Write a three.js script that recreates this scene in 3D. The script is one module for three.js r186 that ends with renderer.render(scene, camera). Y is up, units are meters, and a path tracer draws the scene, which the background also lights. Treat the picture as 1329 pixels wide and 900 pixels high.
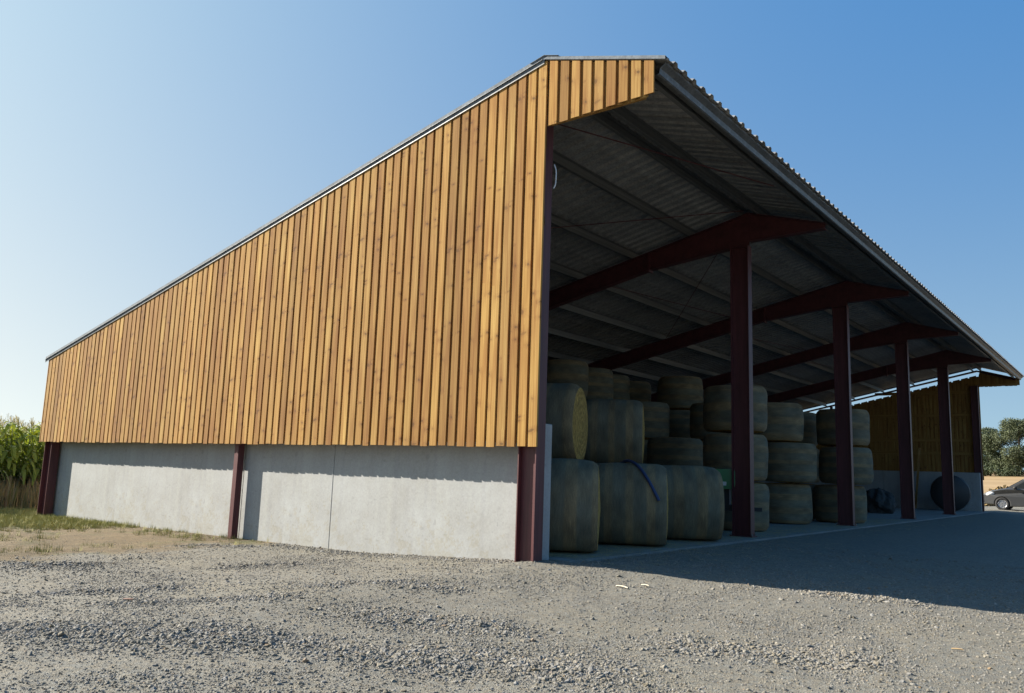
import * as THREE from 'three';
import { mergeGeometries } from 'three/addons/utils/BufferGeometryUtils.js';
import { RoundedBoxGeometry } from 'three/addons/geometries/RoundedBoxGeometry.js';
import { ImprovedNoise } from 'three/addons/math/ImprovedNoise.js';

// ---------------------------------------------------------------- camera, sky, sun, exposure
const scene = new THREE.Scene();
const camera = new THREE.PerspectiveCamera(46.37, 1024 / 693, 0.1, 3000);
camera.rotation.order = 'YXZ';
camera.position.set(6.5055, 1.1735, 9.1668);
camera.rotation.set(THREE.MathUtils.degToRad(8.735), THREE.MathUtils.degToRad(38.31), THREE.MathUtils.degToRad(1.941));

const renderer = new THREE.WebGLRenderer({ antialias: true });
renderer.setSize(1024, 693);
renderer.toneMapping = THREE.LinearToneMapping;
renderer.toneMappingExposure = 2.8;
renderer.shadowMap.enabled = true;

const toSun = new THREE.Vector3(-2.68, 1.61, 1).normalize();
const sun = new THREE.DirectionalLight(new THREE.Color().setRGB(1.0, 0.93, 0.81), 5);
sun.position.copy(toSun).multiplyScalar(80);
sun.castShadow = true;
sun.shadow.mapSize.set(4096, 4096);
Object.assign(sun.shadow.camera, { left: -45, right: 45, top: 45, bottom: -45, near: 1, far: 220 });
scene.add(sun, sun.target);

{
  // clear late-summer sky: deep blue overhead, pale towards the horizon, paler on the sun's side
  const W = 1024, H = 512, d = new Float32Array(W * H * 4), v = new THREE.Vector3();
  const Z = [0.005, 0.190, 0.565], Hz = [0.45, 0.47, 0.19], G = [0.53, 0.59, 0.345], GH = [0.75, 0.34, 0.2];
  for (let j = 0; j < H; j++) for (let i = 0; i < W; i++) {
    const el = ((j + 0.5) / H - 0.5) * Math.PI, az = ((i + 0.5) / W - 0.5) * 2 * Math.PI;
    v.set(Math.cos(el) * Math.cos(az), Math.sin(el), Math.cos(el) * Math.sin(az));
    const e = Math.max(0, el) * 180 / Math.PI, m = Math.exp(-e / 15);
    const ang = Math.acos(Math.min(1, v.dot(toSun))) * 180 / Math.PI;
    const g = Math.exp(-Math.pow(ang / 50, 2)), au = Math.exp(-ang / 9);
    for (let c = 0; c < 3; c++) {
      let x = Z[c] + Hz[c] * m + G[c] * g + GH[c] * g * m + [0.9, 0.85, 0.75][c] * au;
      if (el < 0) x = [0.16, 0.15, 0.13][c];
      d[(j * W + i) * 4 + c] = x / 2.8;
    }
    d[(j * W + i) * 4 + 3] = 1;
  }
  const t = new THREE.DataTexture(d, W, H, THREE.RGBAFormat, THREE.FloatType);
  t.mapping = THREE.EquirectangularReflectionMapping;
  t.magFilter = t.minFilter = THREE.LinearFilter;
  t.needsUpdate = true;
  scene.background = t; scene.environment = t;
}

// ---------------------------------------------------------------- helpers
let seed = 12345;
const rnd = () => { seed = (seed + 0x6D2B79F5) | 0; let t = Math.imul(seed ^ (seed >>> 15), 1 | seed); t = (t + Math.imul(t ^ (t >>> 7), 61 | t)) ^ t; return ((t ^ (t >>> 14)) >>> 0) / 4294967296; };
const rr = (a, b) => a + (b - a) * rnd();
const pn = new ImprovedNoise();
const N = (x, y, z = 0.37) => pn.noise(x, y, z);
const fbm = (x, y, o = 4, z = 0.37) => { let s = 0, a = 0.5, f = 1; for (let i = 0; i < o; i++) { s += a * N(x * f, y * f, z + i * 3.1); a *= 0.5; f *= 2.03; } return s; };
const clamp = (x, a = 0, b = 1) => Math.min(b, Math.max(a, x));
const sstep = (a, b, x) => { const t = clamp((x - a) / (b - a)); return t * t * (3 - 2 * t); };
const lin = (r, g, b) => new THREE.Color().setRGB(r, g, b);
const names = {};
const numbered = (n) => { const k = names[n] = (names[n] ?? -1) + 1; return k ? `${n}_${String(k).padStart(3, '0')}` : n; };
function mesh(name, geo, mat, parent) {
  const m = new THREE.Mesh(Array.isArray(geo) ? mergeGeometries(geo.map((g) => { const q = g.index ? g.toNonIndexed() : g; for (const a of Object.keys(q.attributes)) if (!['position', 'normal', 'uv', 'color'].includes(a)) q.deleteAttribute(a); return q; })) : geo, mat);
  m.castShadow = m.receiveShadow = true;
  if (parent) { m.name = name; parent.add(m); } else { m.name = numbered(name); scene.add(m); }
  return m;
}
function part(name, parent) { const g = new THREE.Group(); g.name = name; parent.add(g); return g; }
function thing(name, label, category, pos = [0, 0, 0], turn = 0, group) {
  const g = new THREE.Group(); g.name = numbered(name); g.position.set(...pos); g.rotation.y = turn;
  g.userData = { label, category }; if (group) g.userData.group = group;
  scene.add(g); return g;
}
const tag = (o, label, category, group) => { Object.assign(o.userData, { label, category }); if (group) o.userData.group = group; return o; };
const structure = (o, label) => { o.userData.kind = 'structure'; if (label) o.userData.label = label; return o; };
const box = (x0, x1, y0, y1, z0, z1) => new THREE.BoxGeometry(x1 - x0, y1 - y0, z1 - z0).translate((x0 + x1) / 2, (y0 + y1) / 2, (z0 + z1) / 2);
function bar(a, b, r, seg = 6) {
  const A = new THREE.Vector3(...a), B = new THREE.Vector3(...b), d = B.clone().sub(A), L = d.length();
  const g = new THREE.CylinderGeometry(r, r, L, seg);
  g.applyQuaternion(new THREE.Quaternion().setFromUnitVectors(new THREE.Vector3(0, 1, 0), d.normalize()));
  return g.translate((A.x + B.x) / 2, (A.y + B.y) / 2, (A.z + B.z) / 2);
}
function slab(pts, z0, z1) { // polygon in x,y extruded from z0 to z1
  const s = new THREE.Shape(pts.map((p) => new THREE.Vector2(...p)));
  return new THREE.ExtrudeGeometry(s, { depth: z1 - z0, bevelEnabled: false }).translate(0, 0, z0);
}
function tex(w, h, fn, srgb = true, rx = 1, ry = 1) {
  const d = new Uint8Array(w * h * 4);
  for (let j = 0; j < h; j++) for (let i = 0; i < w; i++) { const c = fn(i, j); const k = (j * w + i) * 4; d[k] = clamp(c[0], 0, 255); d[k + 1] = clamp(c[1], 0, 255); d[k + 2] = clamp(c[2], 0, 255); d[k + 3] = 255; }
  const t = new THREE.DataTexture(d, w, h); t.wrapS = t.wrapT = THREE.RepeatWrapping; t.magFilter = THREE.LinearFilter; t.minFilter = THREE.LinearMipmapLinearFilter; t.generateMipmaps = true;
  if (srgb) t.colorSpace = THREE.SRGBColorSpace; t.repeat.set(rx, ry); t.needsUpdate = true; return t;
}
// tileable value noise
function tnoise(n, s) { const a = new Float32Array(n * n); let q = s; for (let i = 0; i < n * n; i++) { q = (Math.imul(q, 1664525) + 1013904223) | 0; a[i] = (q >>> 0) / 4294967296; } return (x, y) => { x = ((x % 1) + 1) % 1 * n; y = ((y % 1) + 1) % 1 * n; const i = Math.floor(x), j = Math.floor(y); let u = x - i, v = y - j; u = u * u * (3 - 2 * u); v = v * v * (3 - 2 * v); const A = (p, r) => a[(r % n) * n + (p % n)]; return (A(i, j) * (1 - u) + A(i + 1, j) * u) * (1 - v) + (A(i, j + 1) * (1 - u) + A(i + 1, j + 1) * u) * v; }; }
const t4 = tnoise(4, 11), t8 = tnoise(8, 21), t16 = tnoise(16, 31), t32 = tnoise(32, 41), t64 = tnoise(64, 51), t128 = tnoise(128, 61), t256 = tnoise(256, 71);

// ---------------------------------------------------------------- materials
const woodTex = [0, 1, 2, 3].map((v) => {
  const knots = []; for (let i = 0; i < 10; i++) knots.push([rr(-0.05, 1.05), rr(0, 1), rr(0.07, 0.18) * (rnd() < 0.25 ? 1.4 : 1), rr(0.35, 1), rr(0.4, 1.0)]);
  return tex(128, 2048, (i, j) => {
    const u = i / 128, y = j / 2048; let wu = u, kn = 0, ring = 0;
    for (const k of knots) {
      let dy = y - k[1]; dy -= Math.round(dy); dy *= 5.5 / 0.15; const dx = u - k[0], r = Math.hypot(dx * k[4], (dy + dx * (k[4] - 0.7)) * 1.0) * (1 + 0.35 * N(u * 9, y * 200, k[1] * 50));
      wu += k[3] * 0.10 * Math.exp(-(r * r) / (k[2] * k[2] * 5)) * Math.sign(dx) * (1 - Math.exp(-Math.abs(dx) * 20));
      kn = Math.max(kn, k[3] * (1 - sstep(k[2] * 0.45, k[2], r)));
      ring = Math.max(ring, k[3] * Math.exp(-Math.pow((r - k[2] * 1.2) / (k[2] * 0.9), 2)) * 0.55);
    }
    const g1 = fbm(wu * 9 + v * 17, y * 7, 3), g2 = N(wu * 38 + v * 5, y * 22), g3 = N(wu * 3 + v * 9, y * 9, 4.4), big = N(v * 3.3, y * 5, 8.8);
    const st = sstep(0.05, 0.45, N(wu * 14, y * 4 + v * 31, 2.2));
    let r = 206 + g1 * 34 + g2 * 13 + g3 * 18 + big * 14, g = 162 + g1 * 36 + g2 * 14 + g3 * 22 + big * 18, b = 98 + g1 * 34 + g2 * 12 + g3 * 20 + big * 12;
    r -= st * 17; g -= st * 21; b -= st * 20;
    r -= ring * 34; g -= ring * 36; b -= ring * 26;
    r += (116 - r) * kn * 0.8; g += (82 - g) * kn * 0.8; b += (44 - b) * kn * 0.8;
    return [r, g, b];
  });
});
const tints = [[1, 1, 1], [0.93, 0.89, 0.84], [1.12, 1.12, 1.1], [0.8, 0.72, 0.64], [0.98, 0.99, 1.0], [0.87, 0.79, 0.72], [1.1, 1.06, 0.96], [0.76, 0.71, 0.66]];
const woodMats = []; for (const t of woodTex) for (const c of tints) woodMats.push(new THREE.MeshStandardMaterial({ map: t, color: lin(c[0] * 0.53, c[1] * 0.505, c[2] * 0.405), roughness: 0.95 }));
const backWood = woodTex.map((t) => new THREE.MeshStandardMaterial({ map: t, color: lin(0.5, 0.47, 0.37), roughness: 0.95 }));
const concreteTex = tex(1024, 1024, (i, j) => {
  const u = i / 1024, v = j / 1024;
  const a = t8(u, v) * 0.5 + t16(u, v) * 0.3 + t64(u, v) * 0.2 - 0.5, f = t256(u, v) + t128(v, u) - 1;
  const run = (t32(u, 0.3) * 0.6 + t64(u, 0.7) * 0.4 - 0.5) * (0.5 + t8(u + 0.3, v));
  const L = 212 + a * 24 + f * 9 + run * 13 - 16 * sstep(0.8, 0.92, t64(u + 0.1, v + 0.2)) * t8(v, u);
  const wy = v > 0.78 ? (v - 1) * 3.1 : v * 3.1, sp = sstep(0.42, 0.62, t32(u, v) * 0.45 + t128(u, v) * 0.35 + t8(u, 0.5) * 0.3 - (wy + 0.3) * 0.36) * 0.3;
  return [L - sp * 16, L - 2 + a * 3 - sp * 26, L - 9 + a * 7 - run * 4 - sp * 46];
});
const concreteMat = new THREE.MeshStandardMaterial({ map: concreteTex, color: lin(0.5, 0.515, 0.54), roughness: 0.92, bumpMap: concreteTex, bumpScale: 0.002 });
const slabTex = tex(1024, 1024, (i, j) => { const u = i / 1024, v = j / 1024; const a = t4(u, v) * 0.4 + t16(u, v) * 0.35 + t64(u, v) * 0.25 - 0.5, f = t256(u, v) - 0.5; const L = 188 + a * 44 + f * 14; return [L, L - 1, L - 7]; });
const slabMat = new THREE.MeshStandardMaterial({ map: slabTex, color: lin(0.45, 0.45, 0.45), roughness: 0.85 });
const rustTex = tex(256, 256, (i, j) => { const u = i / 256, v = j / 256; const a = t16(u, v) + t64(u, v) + t8(u, v) - 1.5, L = 228 + a * 34; return [L, L, L]; });
const steelMat = new THREE.MeshStandardMaterial({ map: rustTex, color: lin(0.11, 0.03, 0.033), roughness: 0.5, metalness: 0 });
const galvTex = tex(256, 256, (i, j) => { const u = i / 256, v = j / 256; const a = t32(u, v) + t64(u, v) + t8(u, v) - 1.5, L = 215 + a * 36; return [L, L + 1, L + 3]; });
const galvMat = new THREE.MeshStandardMaterial({ map: galvTex, color: lin(0.24, 0.24, 0.235), roughness: 0.45, metalness: 0.5 });
const flashMat = new THREE.MeshStandardMaterial({ map: galvTex, color: lin(0.2, 0.23, 0.26), roughness: 0.85, metalness: 0 });
const purlinMat = new THREE.MeshStandardMaterial({ map: galvTex, color: lin(0.21, 0.21, 0.2), roughness: 0.5, metalness: 0.3 });
const sheetMats = [0.44, 0.40, 0.47].map((k) => new THREE.MeshStandardMaterial({ map: galvTex, color: lin(k, k * 0.98, k * 0.94), roughness: 0.5, metalness: 0.2 }));
const darkRubber = new THREE.MeshStandardMaterial({ color: lin(0.022, 0.022, 0.023), roughness: 0.85 });

// ---------------------------------------------------------------- ground
// height of the yard: level with the slab along the open side, falling gently away from the barn
function gBase(x, z) {
  let y = x >= 0 ? -0.036 * Math.min(x, 12) : -(0.02 + 0.052 * Math.min(-x, 3.6) + 0.010 * clamp(-x - 3.6, 0, 12)) * sstep(-0.0, 0.5, -x + 0.05);
  y -= 0.021 * clamp(z, 0, 14) * (x > -4 ? 1 : sstep(-9, -4, x));
  return y;
}
function heap(x, z, x0, z0, x1, z1, w) { const dx = x1 - x0, dz = z1 - z0, L2 = dx * dx + dz * dz; const t = clamp(((x - x0) * dx + (z - z0) * dz) / L2); const d = Math.hypot(x - x0 - dx * t, z - z0 - dz * t); return Math.exp(-(d * d) / (w * w)); }
// loose windrows and spills of coarse stone (x0,z0,x1,z1,width,height)
const rows = [[-1.6, 7.0, 1.0, 5.5, 0.22, 0.07], [0.6, 5.45, 2.6, 4.7, 0.2, 0.055], [-5.3, 4.5, -4.9, 3.9, 0.2, 0.07], [-3.5, 2.6, -3.1, 1.9, 0.14, 0.05], [-2.7, 5.1, -2.0, 4.3, 0.16, 0.045], [-1.2, 5.2, -0.2, 4.2, 0.16, 0.04], [1.0, 4.1, 2.0, 3.6, 0.2, 0.045], [2.3, 4.6, 3.3, 4.2, 0.25, 0.05], [-0.5, 3.2, 0.6, 2.7, 0.15, 0.03], [3.4, 2.9, 4.6, 2.3, 0.2, 0.035], [-6.3, 1.4, -5.6, 0.9, 0.16, 0.045], [3.4, -0.65, 4.3, -1.0, 0.14, 0.035], [-7, 5.0, -5.6, 4.3, 0.22, 0.05], [-5.6, 0.28, -0.6, 0.24, 0.16, 0.05]];
const coarse = (x, z) => { let c = 0; for (const r of rows) c = Math.max(c, heap(x, z, r[0], r[1], r[2], r[3], r[4] * 1.5)); return c; };
function gravelness(x, z) { return sstep(-6.5, -5.4, x + fbm(x * 0.8, z * 0.8) * 1.6 + fbm(x * 4, z * 4) * 0.5); }
function ground(x, z) {
  let y = gBase(x, z);
  const near = sstep(-40, -20, x) * (1 - sstep(16, 30, x)) * sstep(-60, -40, z) * (1 - sstep(14, 22, z));
  if (near > 0) {
    let b = fbm(x * 0.45, z * 0.45) * 0.05 + fbm(x * 1.9 + 7, z * 1.9) * 0.026 + fbm(x * 7 + 3, z * 7, 3) * 0.012;
    for (const r of rows) { const h = heap(x, z, r[0], r[1], r[2], r[3], r[4]); if (h > 0.01) b += 0.48 * r[5] * h * (0.65 + 0.9 * fbm(x * 5, z * 5, 3, 6.6)); }
    const inBarn = x < 0.6 && z < 0.6 ? 0.15 : 1;
    y += b * near * inBarn;
  }
  if (x < 0.35 && z < 0.02 && x > -15.3 && z > -36.2) y = Math.min(y, -0.05);
  return y;
}
{
  const axis = (a, b, h, far) => { const o = []; for (let t = a; t <= b + 1e-6; t += h) o.push(t); let s = h, t = b; while (t < far) { s *= 1.25; t += s; o.push(t); } s = h; t = a; while (t > -far) { s *= 1.25; t -= s; o.unshift(t); } return o; };
  const xs = axis(-10, 9, 0.055, 900), zs = axis(-3.5, 7.5, 0.055, 900);
  const P = [], U = [], C = [], I = [];
  for (const z of zs) for (const x of xs) {
    const y = ground(x, z); P.push(x, y, z); U.push(x / 1.7, z / 1.7);
    const gr = gravelness(x, z), grass = 1 - sstep(-12.4, -10.6, x + fbm(x, z) * 2.6);
    const m = fbm(x * 0.35 + 9, z * 0.35) + 0.6 * fbm(x * 1.7, z * 1.7, 3, 5);
    const dusty = sstep(-0.1, 0.5, fbm(x * 0.5 + 2, z * 0.9 + 4, 4, 9));
    const ga = [0.355 + 0.05 * m, 0.345 + 0.045 * m, 0.325 + 0.03 * m].map((q, i) => q * (1 + dusty * [0.08, 0.05, -0.02][i]));
    const fo = sstep(0.0, 0.45, fbm(x * 1.3 + 20, z * 1.3, 4, 3.3));
    const da = [0.26 + 0.17 * m - 0.09 * fo, 0.19 + 0.13 * m - 0.02 * fo, 0.1 + 0.08 * m - 0.045 * fo];
    const sa = [0.23 + 0.09 * m, 0.22 + 0.07 * m, 0.07 + 0.03 * m];
    for (let c = 0; c < 3; c++) { let q = da[c] + (ga[c] - da[c]) * gr; q = q + (sa[c] - q) * grass * 0.8; C.push(q); }
  }
  const w = xs.length; for (let j = 0; j < zs.length - 1; j++) for (let i = 0; i < w - 1; i++) { const a = j * w + i; I.push(a, a + w, a + 1, a + 1, a + w, a + w + 1); }
  const g = new THREE.BufferGeometry(); g.setAttribute('position', new THREE.Float32BufferAttribute(P, 3)); g.setAttribute('uv', new THREE.Float32BufferAttribute(U, 2)); g.setAttribute('color', new THREE.Float32BufferAttribute(C, 3)); g.setIndex(I); g.computeVertexNormals();
  // crushed stone grain: cells of several sizes
  const cell = (n, s) => { const a = []; let q = s; const R = () => { q = (Math.imul(q, 1664525) + 1013904223) | 0; return (q >>> 0) / 4294967296; }; for (let i = 0; i < n * n; i++) a.push([R(), R(), R()]); return (u, v) => { const x = u * n, y = v * n, i = Math.floor(x), j = Math.floor(y); let d1 = 9, d2 = 9, id = 0; for (let b = -1; b < 2; b++) for (let c = -1; c < 2; c++) { const p = a[((j + b + n) % n) * n + (i + c + n) % n]; const d = Math.hypot(i + c + p[0] - x, j + b + p[1] - y); if (d < d1) { d2 = d1; d1 = d; id = p[2]; } else if (d < d2) d2 = d; } return [d2 - d1, id]; }; };
  const c1 = cell(90, 5), c2 = cell(170, 9), S = 1024, hgt = new Float32Array(S * S);
  const map = tex(S, S, (i, j) => {
    const u = i / S, v = j / S, a = c1(u, v), b = c2(u, v), fine = t256(u, v) - 0.5, mid = t32(u, v) - 0.5;
    const big = sstep(0.45, 0.7, t16(u + 0.4, v) * 0.6 + a[1] * 0.5), e = big > 0.5 ? sstep(0, 0.25, a[0]) : sstep(0, 0.3, b[0]) * 0.6 + 0.4, id = big > 0.5 ? a[1] : b[1];
    hgt[j * S + i] = e * (0.35 + 0.65 * id) + fine * 0.15;
    const L = 196 + (id - 0.5) * 52 * (0.5 + 0.5 * e) + fine * 30 + mid * 26 - (1 - e) * 26, wv = (t64(v, u) - 0.5) * 12;
    return [L + wv, L, L - wv * 1.3];
  });
  const bump = tex(S, S, (i, j) => { const q = 255 * clamp(hgt[j * S + i]); return [q, q, q]; }, false);
  const m = new THREE.MeshStandardMaterial({ map, bumpMap: bump, bumpScale: 0.007, vertexColors: true, roughness: 0.95, color: lin(0.79, 0.76, 0.67) });
  structure(mesh('ground', g, m), 'gravel farm yard with bare earth and grass towards the maize');
}
structure(mesh('barn_floor', box(-15.25, 0.27, -0.6, 0, -36.1, -0.13), slabMat), 'pale concrete floor slab inside the barn');
{ const g = scene.getObjectByName('barn_floor').geometry, p = g.attributes.position, u = g.attributes.uv; for (let i = 0; i < p.count; i++) u.setXY(i, p.getX(i) / 4, p.getZ(i) / 4); }

// loose stones
{
  const vars = [0, 1, 2, 3].map((k) => {
    const g = new THREE.IcosahedronGeometry(1, k < 2 ? 1 : 0), p = g.attributes.position;
    for (let i = 0; i < p.count; i++) { const x = p.getX(i), y = p.getY(i), z = p.getZ(i); const s = 1 + 0.6 * N(x * 1.4 + k * 7, y * 1.4, z * 1.4 + k); p.setXYZ(i, x * s * (1 + 0.25 * k % 0.6), y * s * 0.72, z * s); }
    g.computeVertexNormals(); return g;
  });
  const mat = new THREE.MeshStandardMaterial({ roughness: 0.93 });
  const lists = vars.map(() => []), cx = 6.5, cz = 9.17, total = 170000; let n = 0, tries = 0;
  while (n < total && tries < total * 8) {
    tries++;
    // sampled over the fan of yard in front of the barn, denser close by
    const r = 3.2 + 13.5 * Math.pow(rnd(), 1.15), a = rr(-0.05, 1.42) , x = cx - Math.sin(a) * r, z = cz - Math.cos(a) * r;
    if (x < 0.3 && z < 0.1) continue; if (z < 0.1 && z > -0.2 && x < 0.3) continue;
    if (rnd() > gravelness(x, z) * 0.96 + 0.04) continue;
    const cl = coarse(x, z), patch = sstep(-0.12, 0.3, fbm(x * 0.9 + 30, z * 0.9, 4, 1.7));
    if (rnd() > 0.16 + 0.4 * patch + 0.7 * cl) continue;
    let s = 0.0035 + 0.0065 * Math.pow(rnd(), 2.4) + (rnd() < 0.02 + 0.13 * cl ? rr(0.003, 0.012) : 0) + cl * rr(0, 0.005);
    if (r > 9) s *= 1.15;
    lists[Math.floor(rnd() * 4)].push([x, z, s]); n++;
  }
  const M = new THREE.Matrix4(), q = new THREE.Quaternion(), e = new THREE.Euler(), c = new THREE.Color();
  lists.forEach((L, k) => {
    const im = new THREE.InstancedMesh(vars[k], mat, L.length); im.name = numbered('gravel_stones'); im.castShadow = im.receiveShadow = true;
    L.forEach(([x, z, s], i) => {
      e.set(rr(-0.6, 0.6), rr(0, 6.28), rr(-0.6, 0.6)); q.setFromEuler(e);
      M.compose(new THREE.Vector3(x, ground(x, z) + s * rr(-0.25, 0.3), z), q, new THREE.Vector3(s * rr(0.8, 1.4), s, s * rr(0.8, 1.2))); im.setMatrixAt(i, M);
      const L0 = rr(0.11, 0.2) * (rnd() < 0.05 ? 1.3 : 1), w = rr(0.008, 0.034), rust = rnd() < 0.012 ? 0.04 : 0;
      im.setColorAt(i, c.setRGB(L0 + w + rust, L0 + w * 0.3, L0 - w * 0.9 - rust * 0.6));
    });
    im.userData = { kind: 'stuff', label: 'loose grey crushed stone scattered over the yard', category: 'gravel' };
    scene.add(im);
  });
}

// ---------------------------------------------------------------- barn
const RY = 7.05, SL = 0.2222, SR = 0.30, XL = -15.45, XT = 1.76;
const roofY = (x) => RY - (x < 0 ? -x * SL : x * SR);
const barn = thing('barn', 'long open-fronted barn with timber gable cladding, concrete base and dark red steel frame', 'barn');

// concrete base walls
{
  const panels = (name, zA, zB, label) => {
    const p = part(name, barn); p.userData.label = label;
    for (const [x0, x1] of [[-15.2, -7.034], [-7.026, -4.444], [-4.436, -0.06]]) {
      const g = new RoundedBoxGeometry(x1 - x0, 2.45, Math.abs(zB - zA), 1, 0.012).translate((x0 + x1) / 2, 1.835 - 1.225, (zA + zB) / 2);
      const P = g.attributes.position, U = g.attributes.uv; for (let i = 0; i < P.count; i++) U.setXY(i, (P.getX(i) + P.getZ(i)) / 3.1 + x0 * 0.37, P.getY(i) / 3.1);
      mesh('concrete_panel', g, concreteMat, p);
    }
  };
  panels('gable_base_wall', -0.12, 0.08, 'pale precast concrete base wall with a vertical joint');
  panels('far_base_wall', -36.08, -35.88);
  const p = part('side_base_wall', barn);
  for (let k = 0; k < 5; k++) mesh('concrete_panel', box(-15.42, -15.26, -0.6, 1.83, -k * 7.2 - 7.19 + (k === 4 ? 0.03 : 0), -k * 7.2), concreteMat, p);
  const sc = part('side_cladding', barn);
  for (let k = 0; k < 10; k++) mesh('board_panel', box(-15.5, -15.45, 1.5, 3.5, -k * 3.6 - 3.59, -k * 3.6), backWood[k % 4], sc);
}
// vertical boards: a proud row of boards over a recessed row
function boardGeo(x0, x1, y0, top, z0, z1, lean) { // chamfered plank with its head cut to the roof slope
  const c = 0.004, f = z1 > z0 ? 1 : -1, zc = z1 - f * c;
  const prof = [[x0, z0], [x1, z0], [x1, zc], [x1 - c, z1], [x0 + c, z1], [x0, zc]];
  const P = [], U = [], o = rnd(), n = prof.length, V = (p, y) => [p[0] + lean * (y - y0), y, p[1]];
  const uv = (p, y) => [(p[0] - x0) / 0.16 * 0.95 + (p[1] - z0) * 2, y / 5.5 + o];
  const tri = (a, b, d) => { for (const [p, y] of [a, b, d]) { P.push(...V(p, y)); U.push(...uv(p, y)); } };
  for (let i = 0; i < n; i++) { const a = prof[i], b = prof[(i + 1) % n], ya = top(a[0]), yb = top(b[0]); const q = [[a, y0], [b, y0], [b, yb], [a, ya]]; if (f > 0) { tri(q[0], q[1], q[2]); tri(q[0], q[2], q[3]); } else { tri(q[0], q[2], q[1]); tri(q[0], q[3], q[2]); } }
  for (let i = 1; i < n - 1; i++) { const a = prof[0], b = prof[i], d = prof[i + 1]; if (f > 0) { tri([a, y0], [d, y0], [b, y0]); tri([a, top(a[0])], [b, top(b[0])], [d, top(d[0])]); } else { tri([a, y0], [b, y0], [d, y0]); tri([a, top(a[0])], [d, top(d[0])], [b, top(b[0])]); } }
  const g = new THREE.BufferGeometry(); g.setAttribute('position', new THREE.Float32BufferAttribute(P, 3)); g.setAttribute('uv', new THREE.Float32BufferAttribute(U, 2)); g.computeVertexNormals(); return g;
}
function cladding(name, face, dropTop, label) { // face: z of a plane measured outwards from the frame
  const p = part(name, barn); if (label) p.userData.label = label;
  const pitch = 0.184, n = Math.floor((XT + 0.02 - XL) / pitch), top = (x) => roofY(Math.min(XT, x)) - (x > 0.065 ? Math.min(dropTop, 0.13) : dropTop);
  for (let i = 0; i <= n; i++) {
    const xc = XT - 0.07 - Math.min(i, 9) * 0.1908 - Math.max(0, i - 9) * pitch, w = rr(0.136, 0.148), x0 = Math.max(XL, xc - w / 2), x1 = xc + w / 2, over = i < 9;
    const y0 = (over ? 6.03 + xc * 0.02 : 1.5) + rr(-0.01, 0.01);
    const cut = (x) => (dropTop > 0.1 && !over ? top(x) - (i % 2) * 0.05 : top(x));
    mesh('board', boardGeo(x0, x1, y0, cut, face(0.364), face(0.391 + rr(-0.002, 0.003)), rr(-0.0006, 0.0006)), woodMats[Math.floor(Math.pow(rnd(), 1.2) * woodMats.length * 0.9999)], p);
    const xb = xc - pitch / 2; if (xb - 0.07 > XL && i < n) { const ov = i < 9; const b0 = i === 8 ? 0.05 : xb - 0.06, b1 = xb + 0.06; mesh('board', boardGeo(b0, b1, (ov ? 6.035 : 1.555) + rr(0.0, 0.02), top, face(0.338), face(0.355), 0), backWood[i % 4], p); }
  }
  // girts that carry the boards
  for (const y of [1.6, 2.7, 3.35]) mesh('girt', box(-15.3, -0.02, y, y + 0.14, ...[face(0.283), face(0.336)].sort((a, b) => a - b)), backWood[0], p);
  mesh('girt', box(-10.5, 0.0, 4.6, 4.74, ...[face(0.283), face(0.336)].sort((a, b) => a - b)), backWood[1], p);
  mesh('girt', box(-4.8, 0.0, 5.75, 5.89, ...[face(0.283), face(0.336)].sort((a, b) => a - b)), backWood[2], p);
  mesh('girt', box(0.08, 1.6, 6.06, 6.16, ...[face(0.283), face(0.336)].sort((a, b) => a - b)), backWood[3], p);
}
cladding('gable_cladding', (d) => d, 0.012, 'upright golden larch boards over the whole gable, recessed boards between');
cladding('far_cladding', (d) => -36 - d, 0.42, 'upright boards closing the far end, seen from inside');

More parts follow.
